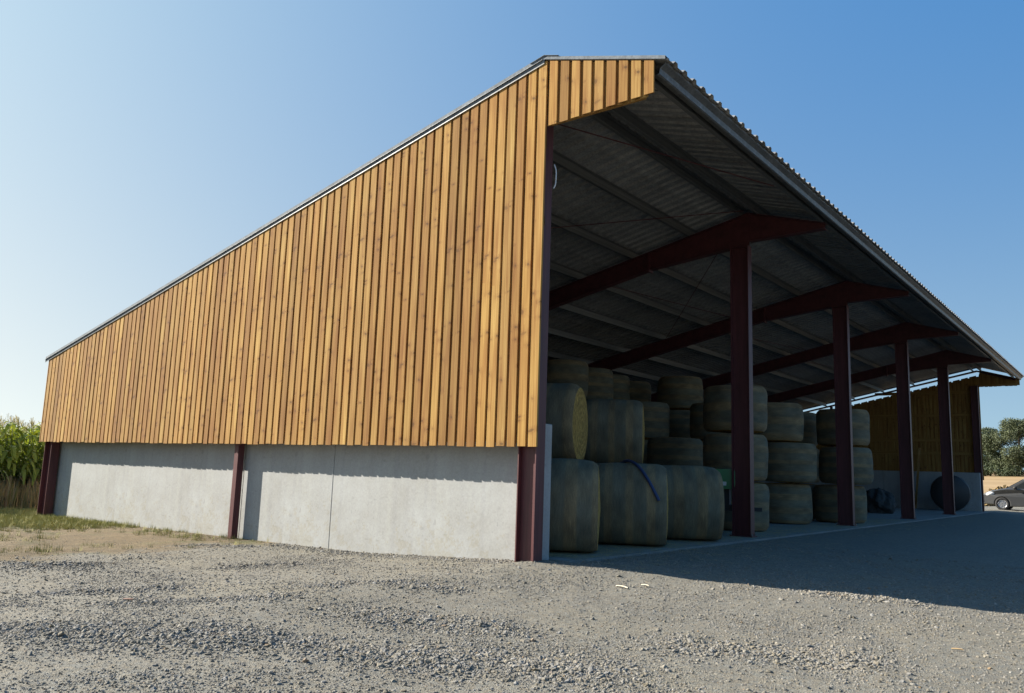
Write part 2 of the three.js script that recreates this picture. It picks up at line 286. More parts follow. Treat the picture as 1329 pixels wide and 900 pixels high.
// steel frame
function iPost(xa, xb, y0, y1, zc, half, flange = 0.016, webOff = 0) {
  return [box(xa, xa + flange, y0, y1, zc - half, zc + half), box(xb - flange, xb, y0, y1, zc - half, zc + half), box(xa + flange, xb - flange, y0, y1, zc + webOff - 0.006, zc + webOff + 0.006)];
}
function strip(a, b, t, zc, half) { // flange plate along an edge from a to b, thickness t upwards (t<0: downwards)
  const dx = b[0] - a[0], dy = b[1] - a[1], L = Math.hypot(dx, dy), nx = -dy / L * t, ny = dx / L * t;
  const q = [a, b, [b[0] + nx, b[1] + ny], [a[0] + nx, a[1] + ny]]; return slab(t > 0 ? q : q.reverse(), zc - half, zc + half);
}
const TOP = 0.20;
function frame(zc, kind) {
  const f = part('steel_frame', barn), rt = (x) => roofY(x) - TOP, D = kind === 'far' ? 0.07 : 0.42, half = 0.095;
  const cornerX = kind === 'mid' ? -0.40 : -0.31, topY = kind === 'far' ? 6.3 : 6.75;
  mesh('post', iPost(cornerX, 0, kind === 'mid' ? 0.0 : -0.4, kind === 'mid' ? 6.12 : topY - 0.2, kind === 'near' ? zc - 0.05 + 0.1 - 0.05 : zc, 0.1, 0.018, kind === 'near' ? 0.02 : 0), steelMat, f);
  if (kind === 'mid') mesh('base_plate', box(cornerX - 0.04, 0.04, 0.0005, 0.022, zc - 0.13, zc + 0.13), steelMat, f);
  mesh('post', iPost(-15.23, -14.85, kind === 'mid' ? 0 : -0.6, rt(-15.0) - (kind === 'far' ? 0.12 : 0.3), zc, 0.1, 0.018), steelMat, f);
  if (kind !== 'mid') { const zz = kind === 'near' ? [0.15, 0.28] : [-36.28, -36.15]; mesh('post', box(-7.09, -6.97, -0.6, rt(-7.03) - D - 0.01, ...zz), steelMat, f); }
  const tb = kind === 'far' ? [[-15.2, rt(-15.2) - D], [0, rt(0) - D]] : [[-15.2, rt(-15.2) - 0.62], [-13.4, rt(-13.4) - D], [-2.4, rt(-2.4) - D], [cornerX, 6.12], [0, 6.12]];
  const web = [...tb, [0, rt(0)], [-15.2, rt(-15.2)]];
  const geo = [slab(web, zc - 0.006, zc + 0.006), strip([-15.2, rt(-15.2)], [0, rt(0)], -0.016, zc, half)];
  for (let i = 0; i < tb.length - 1; i++) geo.push(strip(tb[i], tb[i + 1], 0.016, zc, half));
  mesh('rafter', geo, steelMat, f);
  const ab = kind === 'far' ? rt(1.6) - 0.08 : 6.25, ar = kind === 'far' ? rt(0) - D : 6.22;
  mesh('canopy_arm', [slab([[0.002, ar], [1.6, ab], [1.6, rt(1.6)], [0.002, rt(0.0)]], zc - 0.006, zc + 0.006), strip([0.002, rt(0)], [1.62, rt(1.62)], -0.014, zc, half), strip([0.002, ar], [1.6, ab], 0.014, zc, half)], steelMat, f);
  if (kind === 'mid') {
    const y1 = rt(-2.4) - 0.02, y0 = rt(-2.4) - D - 0.05, g = [box(-2.425, -2.38, y0, y1, zc - 0.1, zc + 0.1)];
    for (let i = 0; i < 4; i++) for (const sz of [-1, 1]) for (const sx of [-2.43, -2.375]) g.push(new THREE.CylinderGeometry(0.014, 0.014, 0.02, 6).rotateZ(Math.PI / 2).translate(sx, y0 + 0.06 + i * 0.11, zc + sz * 0.06));
    mesh('splice_plate', g, steelMat, f);
    mesh('stiffener', [box(cornerX + 0.02, -0.02, 6.1, 6.112, zc + 0.007, zc + 0.09), box(cornerX + 0.02, -0.02, 6.1, 6.112, zc - 0.09, zc - 0.007)], steelMat, f);
    for (const bx of [cornerX - 0.02, 0.02]) for (const bz of [-0.09, 0.09]) mesh('anchor_bolt', new THREE.CylinderGeometry(0.012, 0.012, 0.05, 6).translate(bx, 0.045, zc + bz), galvMat, f);
  }
  return f;
}
frame(0.23, 'near').userData.label = 'red gable end frame with posts standing proud of the concrete';
for (let k = 1; k < 5; k++) frame(-7.2 * k, 'mid');
frame(-36.23, 'far');

// roof
{
  const roof = part('roof', barn);
  const cPurlin = (x, h = TOP - 0.002, w = 0.07) => { // C section along z, standing on the rafters
    const y1 = roofY(x) - 0.004, y0 = y1 - h, t = 0.005;
    return [box(x - w / 2, x - w / 2 + t, y0, y1, -36.3, 0.33), box(x - w / 2 + t, x + w / 2, y1 - t, y1, -36.3, 0.33), box(x - w / 2 + t, x + w / 2, y0, y0 + t, -36.3, 0.33), box(x + w / 2 - t, x + w / 2, y0 + t, y0 + 0.03, -36.3, 0.33)];
  };
  for (const x of [1.58, 0.22, -0.16, -1.38, -2.85, -4.32, -5.8, -7.28, -8.75, -10.22, -11.7, -13.17, -14.65]) mesh('purlin', cPurlin(x), purlinMat, roof);
  // trapezoidal sheets, four ribs each
  const prof = (off) => { const a = [], p = 0.27875; for (let i = 0; i < 4; i++) { const u = i * p; a.push([u, 0], [u + 0.15, 0], [u + 0.18, 0.042], [u + 0.25, 0.042]); } a.push([4 * p + 0.03, 0]); return a.map(([u, v]) => [u, v + off]); };
  const sheetGeo = (L) => { const lo = prof(0.004), hi = prof(0.0075).reverse(); const s = new THREE.Shape([...lo, ...hi].map((q) => new THREE.Vector2(...q))); return new THREE.ExtrudeGeometry(s, { depth: L, bevelEnabled: false }); };
  const aL = Math.atan(SL), aR = Math.atan(SR);
  const gl = sheetGeo(16.05), gr = sheetGeo(2.03), m = new THREE.Matrix4();
  for (let i = 0; i < 33; i++) {
    const l = mesh('roof_sheet', gl, sheetMats[i % 3], roof); m.makeBasis(new THREE.Vector3(0, 0, 1), new THREE.Vector3(-Math.sin(aL), Math.cos(aL), 0), new THREE.Vector3(-Math.cos(aL), -Math.sin(aL), 0));
    l.quaternion.setFromRotationMatrix(m); l.position.set(-0.02, RY + (i % 2) * 0.0045 - 0.004, -36.4 + i * 1.115);
    const r = mesh('roof_sheet', gr, sheetMats[(i + 1) % 3], roof); m.makeBasis(new THREE.Vector3(0, 0, -1), new THREE.Vector3(Math.sin(aR), Math.cos(aR), 0), new THREE.Vector3(Math.cos(aR), -Math.sin(aR), 0));
    r.quaternion.setFromRotationMatrix(m); r.position.set(0.02, RY + (i % 2) * 0.0045 - 0.006, 0.395 - i * 1.115);
  }
  // ridge cap
  const rc = (s) => RY + 0.062 - s; mesh('ridge_cap', slab([[-0.25, rc(0.25 * SL)], [0, rc(0)], [0.25, rc(0.25 * SR)], [0.25, rc(0.25 * SR) + 0.004], [0, rc(0) + 0.006], [-0.25, rc(0.25 * SL) + 0.004]], -36.42, 0.42), flashMat, roof);
  // verge flashings: face, drip lip and top fold
  for (const [z, f] of [[0.4, 1], [-36.4045, -1]]) {
    const along = (xa, xb, lo, hi, za, zb) => slab([[xa, roofY(xa) + lo], [xb, roofY(xb) + lo], [xb, roofY(xb) + hi], [xa, roofY(xa) + hi]], Math.min(za, zb), Math.max(za, zb));
        mesh('verge_flashing', [along(-15.62, -0.0, -0.045, 0.075, z, z + f * 0.003), along(-15.62, 0, 0.0752, 0.079, z - f * 0.12, z + f * 0.003)], flashMat, roof);
    mesh('drip_edge', along(-15.62, 0, -0.062, -0.046, z + f * 0.0005, z + f * 0.007), galvMat, roof);
    mesh('verge_flashing', [along(0.001, 1.93, 0.008, 0.05, z, z + f * 0.003), along(0.001, 1.93, 0.0502, 0.054, z - f * 0.12, z + f * 0.003)], flashMat, roof);
  }
  // folded eave trim under the canopy edge
  const ey = roofY(1.9);
  const out = [[1.70, ey - 0.13], [1.79, ey - 0.155], [1.815, ey - 0.145], [1.83, ey - 0.075], [1.90, ey - 0.03], [1.905, ey + 0.0]];
  const inn = out.map(([x, y]) => [x - 0.004, y + 0.004]).reverse();
  mesh('eave_trim', slab([...out, ...inn], -36.5, 0.335), galvMat, roof);
  // bracing rods under the purlins
  const rod = (xa, za, xb, zb) => mesh('bracing_rod', bar([xa, roofY(xa) - 0.215, za], [xb, roofY(xb) - 0.215, zb], 0.011), steelMat, roof);
  rod(-0.7, -0.6, 1.5, -4.6); rod(-4.6, -2.4, 0.0, -6.9); rod(-4.2, -7.3, -3.4, -14.3); rod(-0.4, -7.4, -5.6, -14.2); rod(-4.4, -14.5, -3.5, -21.5); rod(-4.4, -21.7, -3.5, -28.7);
}
{ // white strap hanging from the corner post
  const c = new THREE.CatmullRomCurve3([[0.008, 5.56, 0.1], [0.035, 5.48, 0.095], [0.04, 5.36, 0.095], [0.03, 5.24, 0.1], [0.008, 5.2, 0.105]].map((p) => new THREE.Vector3(...p)));
  tag(mesh('white_strap', new THREE.TubeGeometry(c, 20, 0.009, 6), new THREE.MeshStandardMaterial({ color: lin(0.75, 0.77, 0.8), roughness: 0.6 })), 'short white strap hanging high on the corner post', 'strap');
}

// ---------------------------------------------------------------- round bales
{
  // thousands of short strands laid over one another
  const strands = (w, h, n, dir) => { const f = new Float32Array(w * h).fill(0.45); for (let k = 0; k < n; k++) { let x = rnd() * w, y = rnd() * h; const a = dir(x / w, y / h) + rr(-0.5, 0.5), L = rr(10, 42), c = rr(0.1, 0.95), dx = Math.cos(a), dy = Math.sin(a); for (let t = 0; t < L; t++) { const i = ((Math.floor(y) % h) + h) % h * w + ((Math.floor(x) % w) + w) % w; f[i] = f[i] * 0.25 + c * 0.75; x += dx; y += dy; } } return f; };
  const bandTex = (k) => { const f = strands(512, 512, 9000, () => 1.57); return tex(512, 512, (i, j) => { // i along the axis, j round the bale
    const u = i / 512, v = j / 512; let band = 0; for (const [c, w] of [[[0.16, 0.1], [0.5, 0.11], [0.84, 0.1]], [[0.08, 0.09], [0.36, 0.1], [0.64, 0.1], [0.92, 0.08]], [[0.3, 0.14], [0.74, 0.14]]][k]) band = Math.max(band, 1 - sstep(w * 0.7, w * 1.1, Math.abs(u - c)));
    const st = f[j * 512 + i] - 0.5, bl = t8(u, v) - 0.5 + 0.6 * (t16(u, v) - 0.5), mesh1 = ((i + (j >> 2)) % 7 === 0 ? 0.5 : 0);
    const c = [158 + st * 92 + bl * 40, 143 + st * 84 + bl * 36, 112 + st * 62 + bl * 26], nt = [112 + st * 50 + bl * 20, 122 + st * 50 + bl * 20, 116 + st * 46 + bl * 20];
    const b = clamp(band * 0.5 * (0.5 + t8(v, u)) + mesh1 * 0.3); return c.map((q, a) => q + (nt[a] - q) * b);
  }); };
  const wraps = [0, 1, 2].map((k) => { const t = bandTex(k); return new THREE.MeshStandardMaterial({ map: t, bumpMap: t, bumpScale: 0.006, roughness: 0.95, color: lin(0.62, 0.56, 0.5) }); });
  const fE = strands(512, 512, 9000, (u, v) => Math.atan2(v - 0.5, u - 0.5) + 1.57);
  const endT = tex(512, 512, (i, j) => { const x = i / 256 - 1, y = j / 256 - 1, r = Math.hypot(x, y), a = Math.atan2(y, x); const sp = Math.sin(r * 44 + a + 5 * (t16(i / 512, j / 512) - 0.5)) * 16, st = (fE[j * 512 + i] - 0.5) * 120 + (t32(i / 512, j / 512) - 0.5) * 50; return [206 + sp + st, 170 + sp + st * 0.9, 96 + sp * 0.7 + st * 0.6]; });
  const ends = [lin(0.7, 0.64, 0.52), lin(0.62, 0.46, 0.38)].map((c) => new THREE.MeshStandardMaterial({ map: endT, bumpMap: endT, bumpScale: 0.02, roughness: 0.95, color: c }));
  // axis along local x; three shapes with different sag
  const R = 0.74, L = 1.22;
  const sideGeo = (k, sag) => { const nu = 16, nv = 48, P = [], U = [], I = []; for (let i = 0; i <= nu; i++) for (let j = 0; j <= nv; j++) { const u = i / nu, a = j / nv * 2 * Math.PI, e = Math.abs(u - 0.5) * 2; let r = R * (1 - 0.05 * Math.pow(e, 4) - 0.06 * Math.pow(e, 16)) * (1 + 0.06 * fbm(u * 2.2 + k * 9, Math.cos(a) * 1.5, 3, Math.sin(a) * 1.5 + k)); let y = Math.cos(a) * r, z = Math.sin(a) * r; if (sag) { const f = y < -R * 0.8 ? -R * 0.8 + (y + R * 0.8) * 0.35 : y; y = f; z *= 1.025; } P.push((u - 0.5) * L, y, z); U.push(u, j / nv * 2); } for (let i = 0; i < nu; i++) for (let j = 0; j < nv; j++) { const a = i * (nv + 1) + j, b = a + nv + 1; I.push(a, a + 1, b, a + 1, b + 1, b); } const g = new THREE.BufferGeometry(); g.setAttribute('position', new THREE.Float32BufferAttribute(P, 3)); g.setAttribute('uv', new THREE.Float32BufferAttribute(U, 2)); g.setIndex(I); g.computeVertexNormals(); return g; };
  const endGeo = (side, s, k) => { const n = 12, nv = 48, sp = s.attributes.position, row = side > 0 ? 16 : 0, P = [], U = [], I = []; for (let i = 0; i <= n; i++) for (let j = 0; j <= nv; j++) { const q = row * (nv + 1) + j, t = i / n; const y = sp.getY(q) * t, z = sp.getZ(q) * t; P.push(side * (L / 2 + 0.035 * (1 - t * t) + 0.02 * fbm(y * 4 + k, z * 4, 3) * (1 - t)), y, z); U.push(0.5 + z / (2 * R), 0.5 + y / (2 * R)); } for (let i = 0; i < n; i++) for (let j = 0; j < nv; j++) { const a = i * (nv + 1) + j, b = a + nv + 1; if (side > 0) I.push(a, a + 1, b, a + 1, b + 1, b); else I.push(a, b, a + 1, a + 1, b, b + 1); } const g = new THREE.BufferGeometry(); g.setAttribute('position', new THREE.Float32BufferAttribute(P, 3)); g.setAttribute('uv', new THREE.Float32BufferAttribute(U, 2)); g.setIndex(I); g.computeVertexNormals(); return g; };
  const shapes = [0, 1, 2].flatMap((k) => [0, 1].map((sag) => { const s = sideGeo(k, sag); return [s, endGeo(1, s, k), endGeo(-1, s, k)]; }));
  const bottomLying = R * 0.8 + 0.2 * R * 0.35; // height of the centre above what it lies on
  function bale(label, [x, y, z], turn, upright, group, k = Math.floor(rnd() * 3), endK = 0) {
    const o = thing('round_bale', label, 'bale', [x, y, z], turn, group), sh = shapes[k * 2 + (upright ? 0 : 1)];
    const ms = [mesh('wrapped_side', sh[0], wraps[k], o), mesh('straw_end', sh[1], ends[endK], o), mesh('straw_end', sh[2], ends[endK], o)];
    for (const q of ms) { if (upright) { q.rotation.z = Math.PI / 2; q.scale.x = 0.85; q.position.y = 0.85 * (L / 2 + 0.035); } else q.position.y = bottomLying; }
    return o;
  }
  const T = 0.5; // lying bales point out of the bay at an angle
  bale('banded round bale lying on the floor beside the end of the concrete wall', [-0.72, 0, -1.25], T + 0.06, false, null, 0);
  bale('wide banded round bale on the floor with a blue strap slung over it', [-0.62, 0, -3.28], T, false, null, 1);
  bale('round bale on the floor behind the strapped bale, beside the green machine', [-0.58, 0, -5.35], T + 0.08, false, null, 0);
  bale('bale on the second layer showing its golden straw end beside the gable post', [-1.95, 1.36, -2.62], T - 0.12, false, null, 2, 0);
  bale('banded bale on the second layer above the strapped bale', [-2.2, 1.33, -5.3], T, false, null, 1);
  bale('floor bale under the second layer, behind the strapped bale', [-2.35, 0, -4.6], T, false, 'bales behind the front row', 2);
  bale('floor bale under the bale with the golden straw end', [-2.2, 0, -2.5], T, false, 'bales behind the front row', 0);
  const level = (i, n) => (i === 0 ? 'bottom' : i === n - 1 ? 'top' : i === 1 ? 'second' : 'third');
  const stack = (x, z, n, label, group, off = 0.05, H = 1.11) => { for (let i = 0; i < n; i++) bale(label.replace('upright bale in', `${level(i, n)} upright bale in`), [x + (i ? rr(-off, off) : 0), i * H, z + (i ? rr(-off, off) : 0)], rr(0, 6.28), true, group, Math.floor(rnd() * 3), rnd() < 0.5 ? 1 : 0); };
  stack(-3.52, -10.75, 2, 'upright bale in the low pair of bales with reddish straw tops', 'low pair of upright bales');
  stack(-5.28, -12.1, 3, 'upright bale in the stack of three just behind the low pair', 'three-high stack behind the low pair');
  stack(-5.57, -15.2, 4, 'upright bale in the four-high stack in the middle of the barn', 'four-high middle stack');
  stack(-1.18, -9.2, 3, 'upright bale in the stack behind the second steel post and green machine', 'stack behind the second post', 0.05, 1.12);
  [[-7.02, -10.41], [-7.28, -12.2], [-7.65, -13.95], [-7.9, -15.8]].forEach(([x, z], k) => stack(x, z, 4, `upright bale in the ${['first', 'second', 'third', 'fourth'][k]} stack of the high back row from the gable`, 'high back row of stacked bales', 0.06));
  stack(-4.65, -18.3, 4, 'upright bale in the deep stack behind the four-high middle stack', 'deep stack behind the middle one');
  stack(-3.35, -13.0, 3, 'upright bale in the stack between the low pair and the leaning stack', 'stack between low pair and leaning stack');
  // three upright bales, the middle one pushed out
  const s1 = [[-1.6, -13.5], [-1.4, -13.36], [-1.78, -13.46]];
  ['bottom upright bale of the leaning stack between second and third posts', 'middle upright bale pushed out of the leaning stack between second and third posts', 'top upright bale of the leaning stack between second and third posts'].forEach((l, i) => bale(l, [s1[i][0], i * 1.11, s1[i][1]], i * 2, true, 'leaning stack of three bales', i));
  const s2 = [[-0.85, -16.05], [-0.62, -15.95], [-0.66, -15.9]];
  ['bottom upright bale of the stack behind the third post', 'middle upright bale of the stack behind the third post', 'top upright bale of the stack behind the third post'].forEach((l, i) => bale(l, [s2[i][0], i * 1.11, s2[i][1]], 1 + i * 2, true, 'stack behind the third post', i));
  stack(-2.35, -16.6, 3, 'upright bale in the stack between the leaning stack and the third-post stack', 'stack filling the gap between two others');

  // blue strap over the second bale: follows the wrapped side
  const pts = []; const a0 = T, ca = Math.cos(a0), sa = Math.sin(a0);
  for (let i = 0; i <= 24; i++) { const t = i / 24, ang = -0.35 + t * 1.75, ax = -0.18 + t * 0.66, r = R * 1.04; const y = bottomLying + Math.cos(ang) * r, lz = Math.sin(ang) * r; pts.push(new THREE.Vector3(-0.62 + ax * ca + lz * sa, y, -3.28 - ax * sa + lz * ca)); }
  const strapG = new THREE.TubeGeometry(new THREE.CatmullRomCurve3(pts), 60, 0.026, 8);
  tag(mesh('blue_strap', strapG, new THREE.MeshStandardMaterial({ color: lin(0.03, 0.05, 0.13), roughness: 0.7 })), 'dark blue strap slung over a round bale on the floor', 'strap');
}

// ---------------------------------------------------------------- things inside the barn
{ // green machine
  const o = thing('green_machine', 'green farm machine with dark wheel between the floor bales and second post', 'machine', [-1.25, 0, -7.35], 0.35);
  const gm = new THREE.MeshStandardMaterial({ color: lin(0.02, 0.15, 0.045), roughness: 0.4 }), dk = new THREE.MeshStandardMaterial({ color: lin(0.03, 0.03, 0.03), roughness: 0.7 });
  mesh('hopper', slab([[-0.8, 0.95], [0.75, 0.95], [0.85, 1.3], [0.7, 1.36], [-0.8, 1.36]], -0.45, 0.45), gm, o);
  mesh('chassis', [box(-0.8, 0.8, 0.5, 0.62, -0.35, 0.35), box(-0.7, -0.6, 0.62, 0.95, -0.3, 0.3), box(0.55, 0.65, 0.62, 0.95, -0.3, 0.3), box(0.8, 1.3, 0.5, 0.58, -0.05, 0.05)], dk, o);
  for (const z of [-0.5, 0.5]) { const w = part('wheel', o); w.position.set(-0.1, 0.42, z); mesh('tyre', new THREE.TorusGeometry(0.3, 0.12, 10, 28), darkRubber, w); mesh('rim', new THREE.CylinderGeometry(0.2, 0.2, 0.1, 20).rotateX(Math.PI / 2), gm, w); }
  mesh('number_plate', box(0.3, 0.6, 1.02, 1.1, 0.451, 0.458), new THREE.MeshStandardMaterial({ color: lin(0.5, 0.5, 0.48), roughness: 0.5 }), o);
}
{ // dark heap by the third post stack
  const g = new THREE.IcosahedronGeometry(1, 5), p = g.attributes.position;
  for (let i = 0; i < p.count; i++) { const x = p.getX(i), y = p.getY(i), z = p.getZ(i), s = 1 + 0.55 * fbm(x * 1.3 + 4, y * 1.3 + z, 4, z * 1.3) + 0.05 * N(x * 9, y * 9, z * 9); p.setXYZ(i, x * s * 0.55, Math.max(0, 0.35 + y * s * 0.6 + (x < -0.2 ? 0.25 * (0.4 + x) * -1.6 : 0)), z * s * 0.6); }
  g.computeVertexNormals(); g.translate(-2.14, 0, -25.8);
  tag(mesh('dark_heap', g, new THREE.MeshStandardMaterial({ color: lin(0.03, 0.034, 0.034), roughness: 0.8 })), 'dark lumpy heap on the floor beyond the bale stacks', 'heap');
}
{ // dark round bale near the far wall
  const o = thing('dark_round_bale', 'dark wrapped round bale end-on in front of the far concrete wall', 'bale', [-1.1, 0, -34.3], 1.745);
  const pts = []; for (let i = 0; i <= 14; i++) { const t = i / 14; pts.push(new THREE.Vector2(t < 0.12 ? t / 0.12 * 0.8 : t > 0.88 ? (1 - t) / 0.12 * 0.8 : 0.8 + 0.05 * Math.sin((t - 0.12) / 0.76 * Math.PI), t * 1.2 - 0.6)); }
  const g = new THREE.LatheGeometry(pts, 40), p = g.attributes.position; for (let i = 0; i < p.count; i++) { const x = p.getX(i), y = p.getY(i), z = p.getZ(i), s = 1 + 0.05 * fbm(x * 3, y * 3, 3, z * 3); p.setXYZ(i, x * s, y, z * s); }
  g.computeVertexNormals(); g.rotateZ(Math.PI / 2).translate(0, 0.84, 0);
  mesh('wrapping', g, new THREE.MeshStandardMaterial({ color: lin(0.025, 0.024, 0.024), roughness: 0.5 }), o);
}
{ // poles leaning on the far wall
  const w = new THREE.MeshStandardMaterial({ map: woodTex[0], color: lin(0.5, 0.47, 0.44), roughness: 0.85 });
  [[-3.35, 2.55], [-3.05, 2.75], [-2.72, 3.0]].forEach(([x, h], i) => {
    const g = new THREE.BoxGeometry(0.1, Math.hypot(h, 0.75), 0.045); g.rotateX(-Math.atan2(0.75, h)); g.rotateZ([0.06, 0.0, -0.05][i]); g.translate(x, h / 2 + 0.01, -35.45);
    tag(mesh('leaning_plank', g, w), ['short plank leaning on the far wall, furthest from the dark bale', 'middle plank of three leaning on the far wall', 'tallest plank leaning on the far wall, next to the dark bale'][i], 'plank', 'planks leaning on the far wall');
  });
}

// ---------------------------------------------------------------- car beyond the barn
{
  const car = thing('parked_car', 'dark grey parked car with bright headlight beyond the far end of the barn', 'car', [1.45, gBase(1, -43) + 0.0, -42.9], 0);
  const paint = new THREE.MeshPhysicalMaterial({ color: lin(0.075, 0.077, 0.08), roughness: 0.35, metalness: 0.4, clearcoat: 1, clearcoatRoughness: 0.06 });
  const glass = new THREE.MeshPhysicalMaterial({ color: lin(0.02, 0.024, 0.026), roughness: 0.05, clearcoat: 1 });
  const plastic = new THREE.MeshStandardMaterial({ color: lin(0.02, 0.02, 0.02), roughness: 0.7 });
  const alloy = new THREE.MeshStandardMaterial({ color: lin(0.7, 0.7, 0.72), roughness: 0.3, metalness: 0.8 });
  car.scale.setScalar(1.08);
  // sections along the length: x, half width at sill/waist, y of bottom, waist, roof; front faces -x
  const lower = new THREE.Shape(); lower.moveTo(-2.08, 0.34); lower.quadraticCurveTo(-2.16, 0.55, -2.1, 0.72); lower.quadraticCurveTo(-1.95, 0.9, -1.1, 1.04); lower.lineTo(1.85, 1.08); lower.quadraticCurveTo(2.12, 1.05, 2.12, 0.75); lower.quadraticCurveTo(2.14, 0.4, 2.05, 0.3);
  lower.lineTo(1.74, 0.28); lower.absarc(1.36, 0.32, 0.38, 0, Math.PI, false); lower.lineTo(-0.93, 0.24); lower.absarc(-1.31, 0.32, 0.38, 0, Math.PI, false); lower.lineTo(-2.08, 0.34);
  const bl = new THREE.ExtrudeGeometry(lower, { depth: 1.56, bevelEnabled: true, bevelThickness: 0.08, bevelSize: 0.05, bevelSegments: 4, curveSegments: 16 }).translate(0, 0, -0.78);
  { const p = bl.attributes.position; for (let i = 0; i < p.count; i++) { const x = p.getX(i), y = p.getY(i); let s = 1 - 0.16 * sstep(1.3, 2.2, Math.abs(x)) * Math.abs(x) / 2 - 0.06 * sstep(0.8, 1.1, y); p.setZ(i, p.getZ(i) * s); } bl.computeVertexNormals(); }
  mesh('body', bl, paint, car);
  const cab = (pts, w, lift) => { const g = new THREE.ExtrudeGeometry(new THREE.Shape(pts.map((q) => new THREE.Vector2(...q))), { depth: w, bevelEnabled: true, bevelThickness: 0.04, bevelSize: 0.03, bevelSegments: 3 }).translate(0, 0, -w / 2); const p = g.attributes.position; for (let i = 0; i < p.count; i++) p.setZ(i, p.getZ(i) * (1 - lift * sstep(1.0, 1.65, p.getY(i)))); g.computeVertexNormals(); return g; };
  mesh('cabin', cab([[-1.2, 1.0], [-0.35, 1.52], [0.3, 1.63], [1.3, 1.6], [1.95, 1.03]], 1.42, 0.2), paint, car);
  for (const s of [-1, 1]) {
    const win = (pts) => { const g = slab(pts, -0.012, 0.012); const p = g.attributes.position; for (let i = 0; i < p.count; i++) p.setZ(i, p.getZ(i) + s * (0.757 * (1 - 0.2 * sstep(1.0, 1.65, p.getY(i))))); g.computeVertexNormals(); return g; };
    mesh('side_window', win([[-0.85, 1.1], [-0.3, 1.46], [0.2, 1.53], [0.2, 1.1]]), glass, car);
    mesh('side_window', win([[0.28, 1.1], [0.28, 1.53], [1.2, 1.5], [1.55, 1.12]]), glass, car);
    const hl = new THREE.SphereGeometry(1, 20, 14).scale(0.24, 0.12, 0.15).rotateZ(0.35).translate(-1.82, 0.8, s * 0.66); mesh('headlight', hl, new THREE.MeshPhysicalMaterial({ color: lin(0.8, 0.81, 0.82), roughness: 0.15, clearcoat: 1 }), car);
    mesh('tail_light', box(2.02, 2.14, 0.85, 1.05, s * 0.6 - 0.08, s * 0.6 + 0.08), new THREE.MeshStandardMaterial({ color: lin(0.4, 0.02, 0.02), roughness: 0.3 }), car);
    mesh('door_mirror', new THREE.SphereGeometry(1, 14, 10).scale(0.09, 0.08, 0.1).translate(-0.72, 1.12, s * 0.9), plastic, car);
    mesh('door_handle', box(0.0, 0.16, 0.92, 0.945, s * 0.845 - 0.012, s * 0.845 + 0.012), plastic, car);
    for (const x of [-1.31, 1.36]) {
      const w = part('wheel', car); w.position.set(x, 0.32, s * 0.76);
      mesh('tyre', new THREE.TorusGeometry(0.255, 0.07, 10, 32).scale(1, 1, 1.4), darkRubber, w);
      const sp = [new THREE.CylinderGeometry(0.2, 0.2, 0.05, 24).rotateX(Math.PI / 2), new THREE.TorusGeometry(0.2, 0.018, 8, 28).translate(0, 0, s * 0.04)]; for (let k = 0; k < 7; k++) sp.push(new THREE.BoxGeometry(0.035, 0.19, 0.03).translate(0, 0.1, s * 0.045).rotateZ(k * 2 * Math.PI / 7));
      mesh('rim', sp, alloy, w);
    }
  }
  mesh('windscreen', (() => { const g = slab([[-1.13, 1.075], [-0.38, 1.545], [-0.395, 1.56], [-1.15, 1.09]], -0.6, 0.6); return g; })(), glass, car);
  mesh('front_bumper', new RoundedBoxGeometry(0.14, 0.16, 1.45, 2, 0.05).translate(-2.1, 0.42, 0), plastic, car);
}

// ---------------------------------------------------------------- far field, hedge trees
{
  const P = [], U = [], C = [], I = [], nx = 80, nz = 60;
  for (let j = 0; j <= nz; j++) for (let i = 0; i <= nx; i++) { const x = -160 + i * 4.4, t = j / nz, z = -62 - t * 110; const y = -0.7 + 4.9 * Math.pow(t, 0.8) + fbm(x * 0.03, z * 0.05) * 0.5; P.push(x, y, z); U.push(x / 6, z / 6); const m = fbm(x * 0.08, z * 0.15), w = fbm(x * 0.9, z * 0.4, 3); C.push(0.27 + m * 0.08 + w * 0.06, 0.18 + m * 0.06 + w * 0.05, 0.085 + m * 0.04 + w * 0.03); }
  for (let j = 0; j < nz; j++) for (let i = 0; i < nx; i++) { const a = j * (nx + 1) + i, b = a + nx + 1; I.push(a, a + 1, b, a + 1, b + 1, b); }
  const g = new THREE.BufferGeometry(); g.setAttribute('position', new THREE.Float32BufferAttribute(P, 3)); g.setAttribute('uv', new THREE.Float32BufferAttribute(U, 2)); g.setAttribute('color', new THREE.Float32BufferAttribute(C, 3)); g.setIndex(I); g.computeVertexNormals();
  structure(mesh('stubble_field', g, new THREE.MeshStandardMaterial({ vertexColors: true, roughness: 1 })), 'golden stubble field rising behind the car');
}
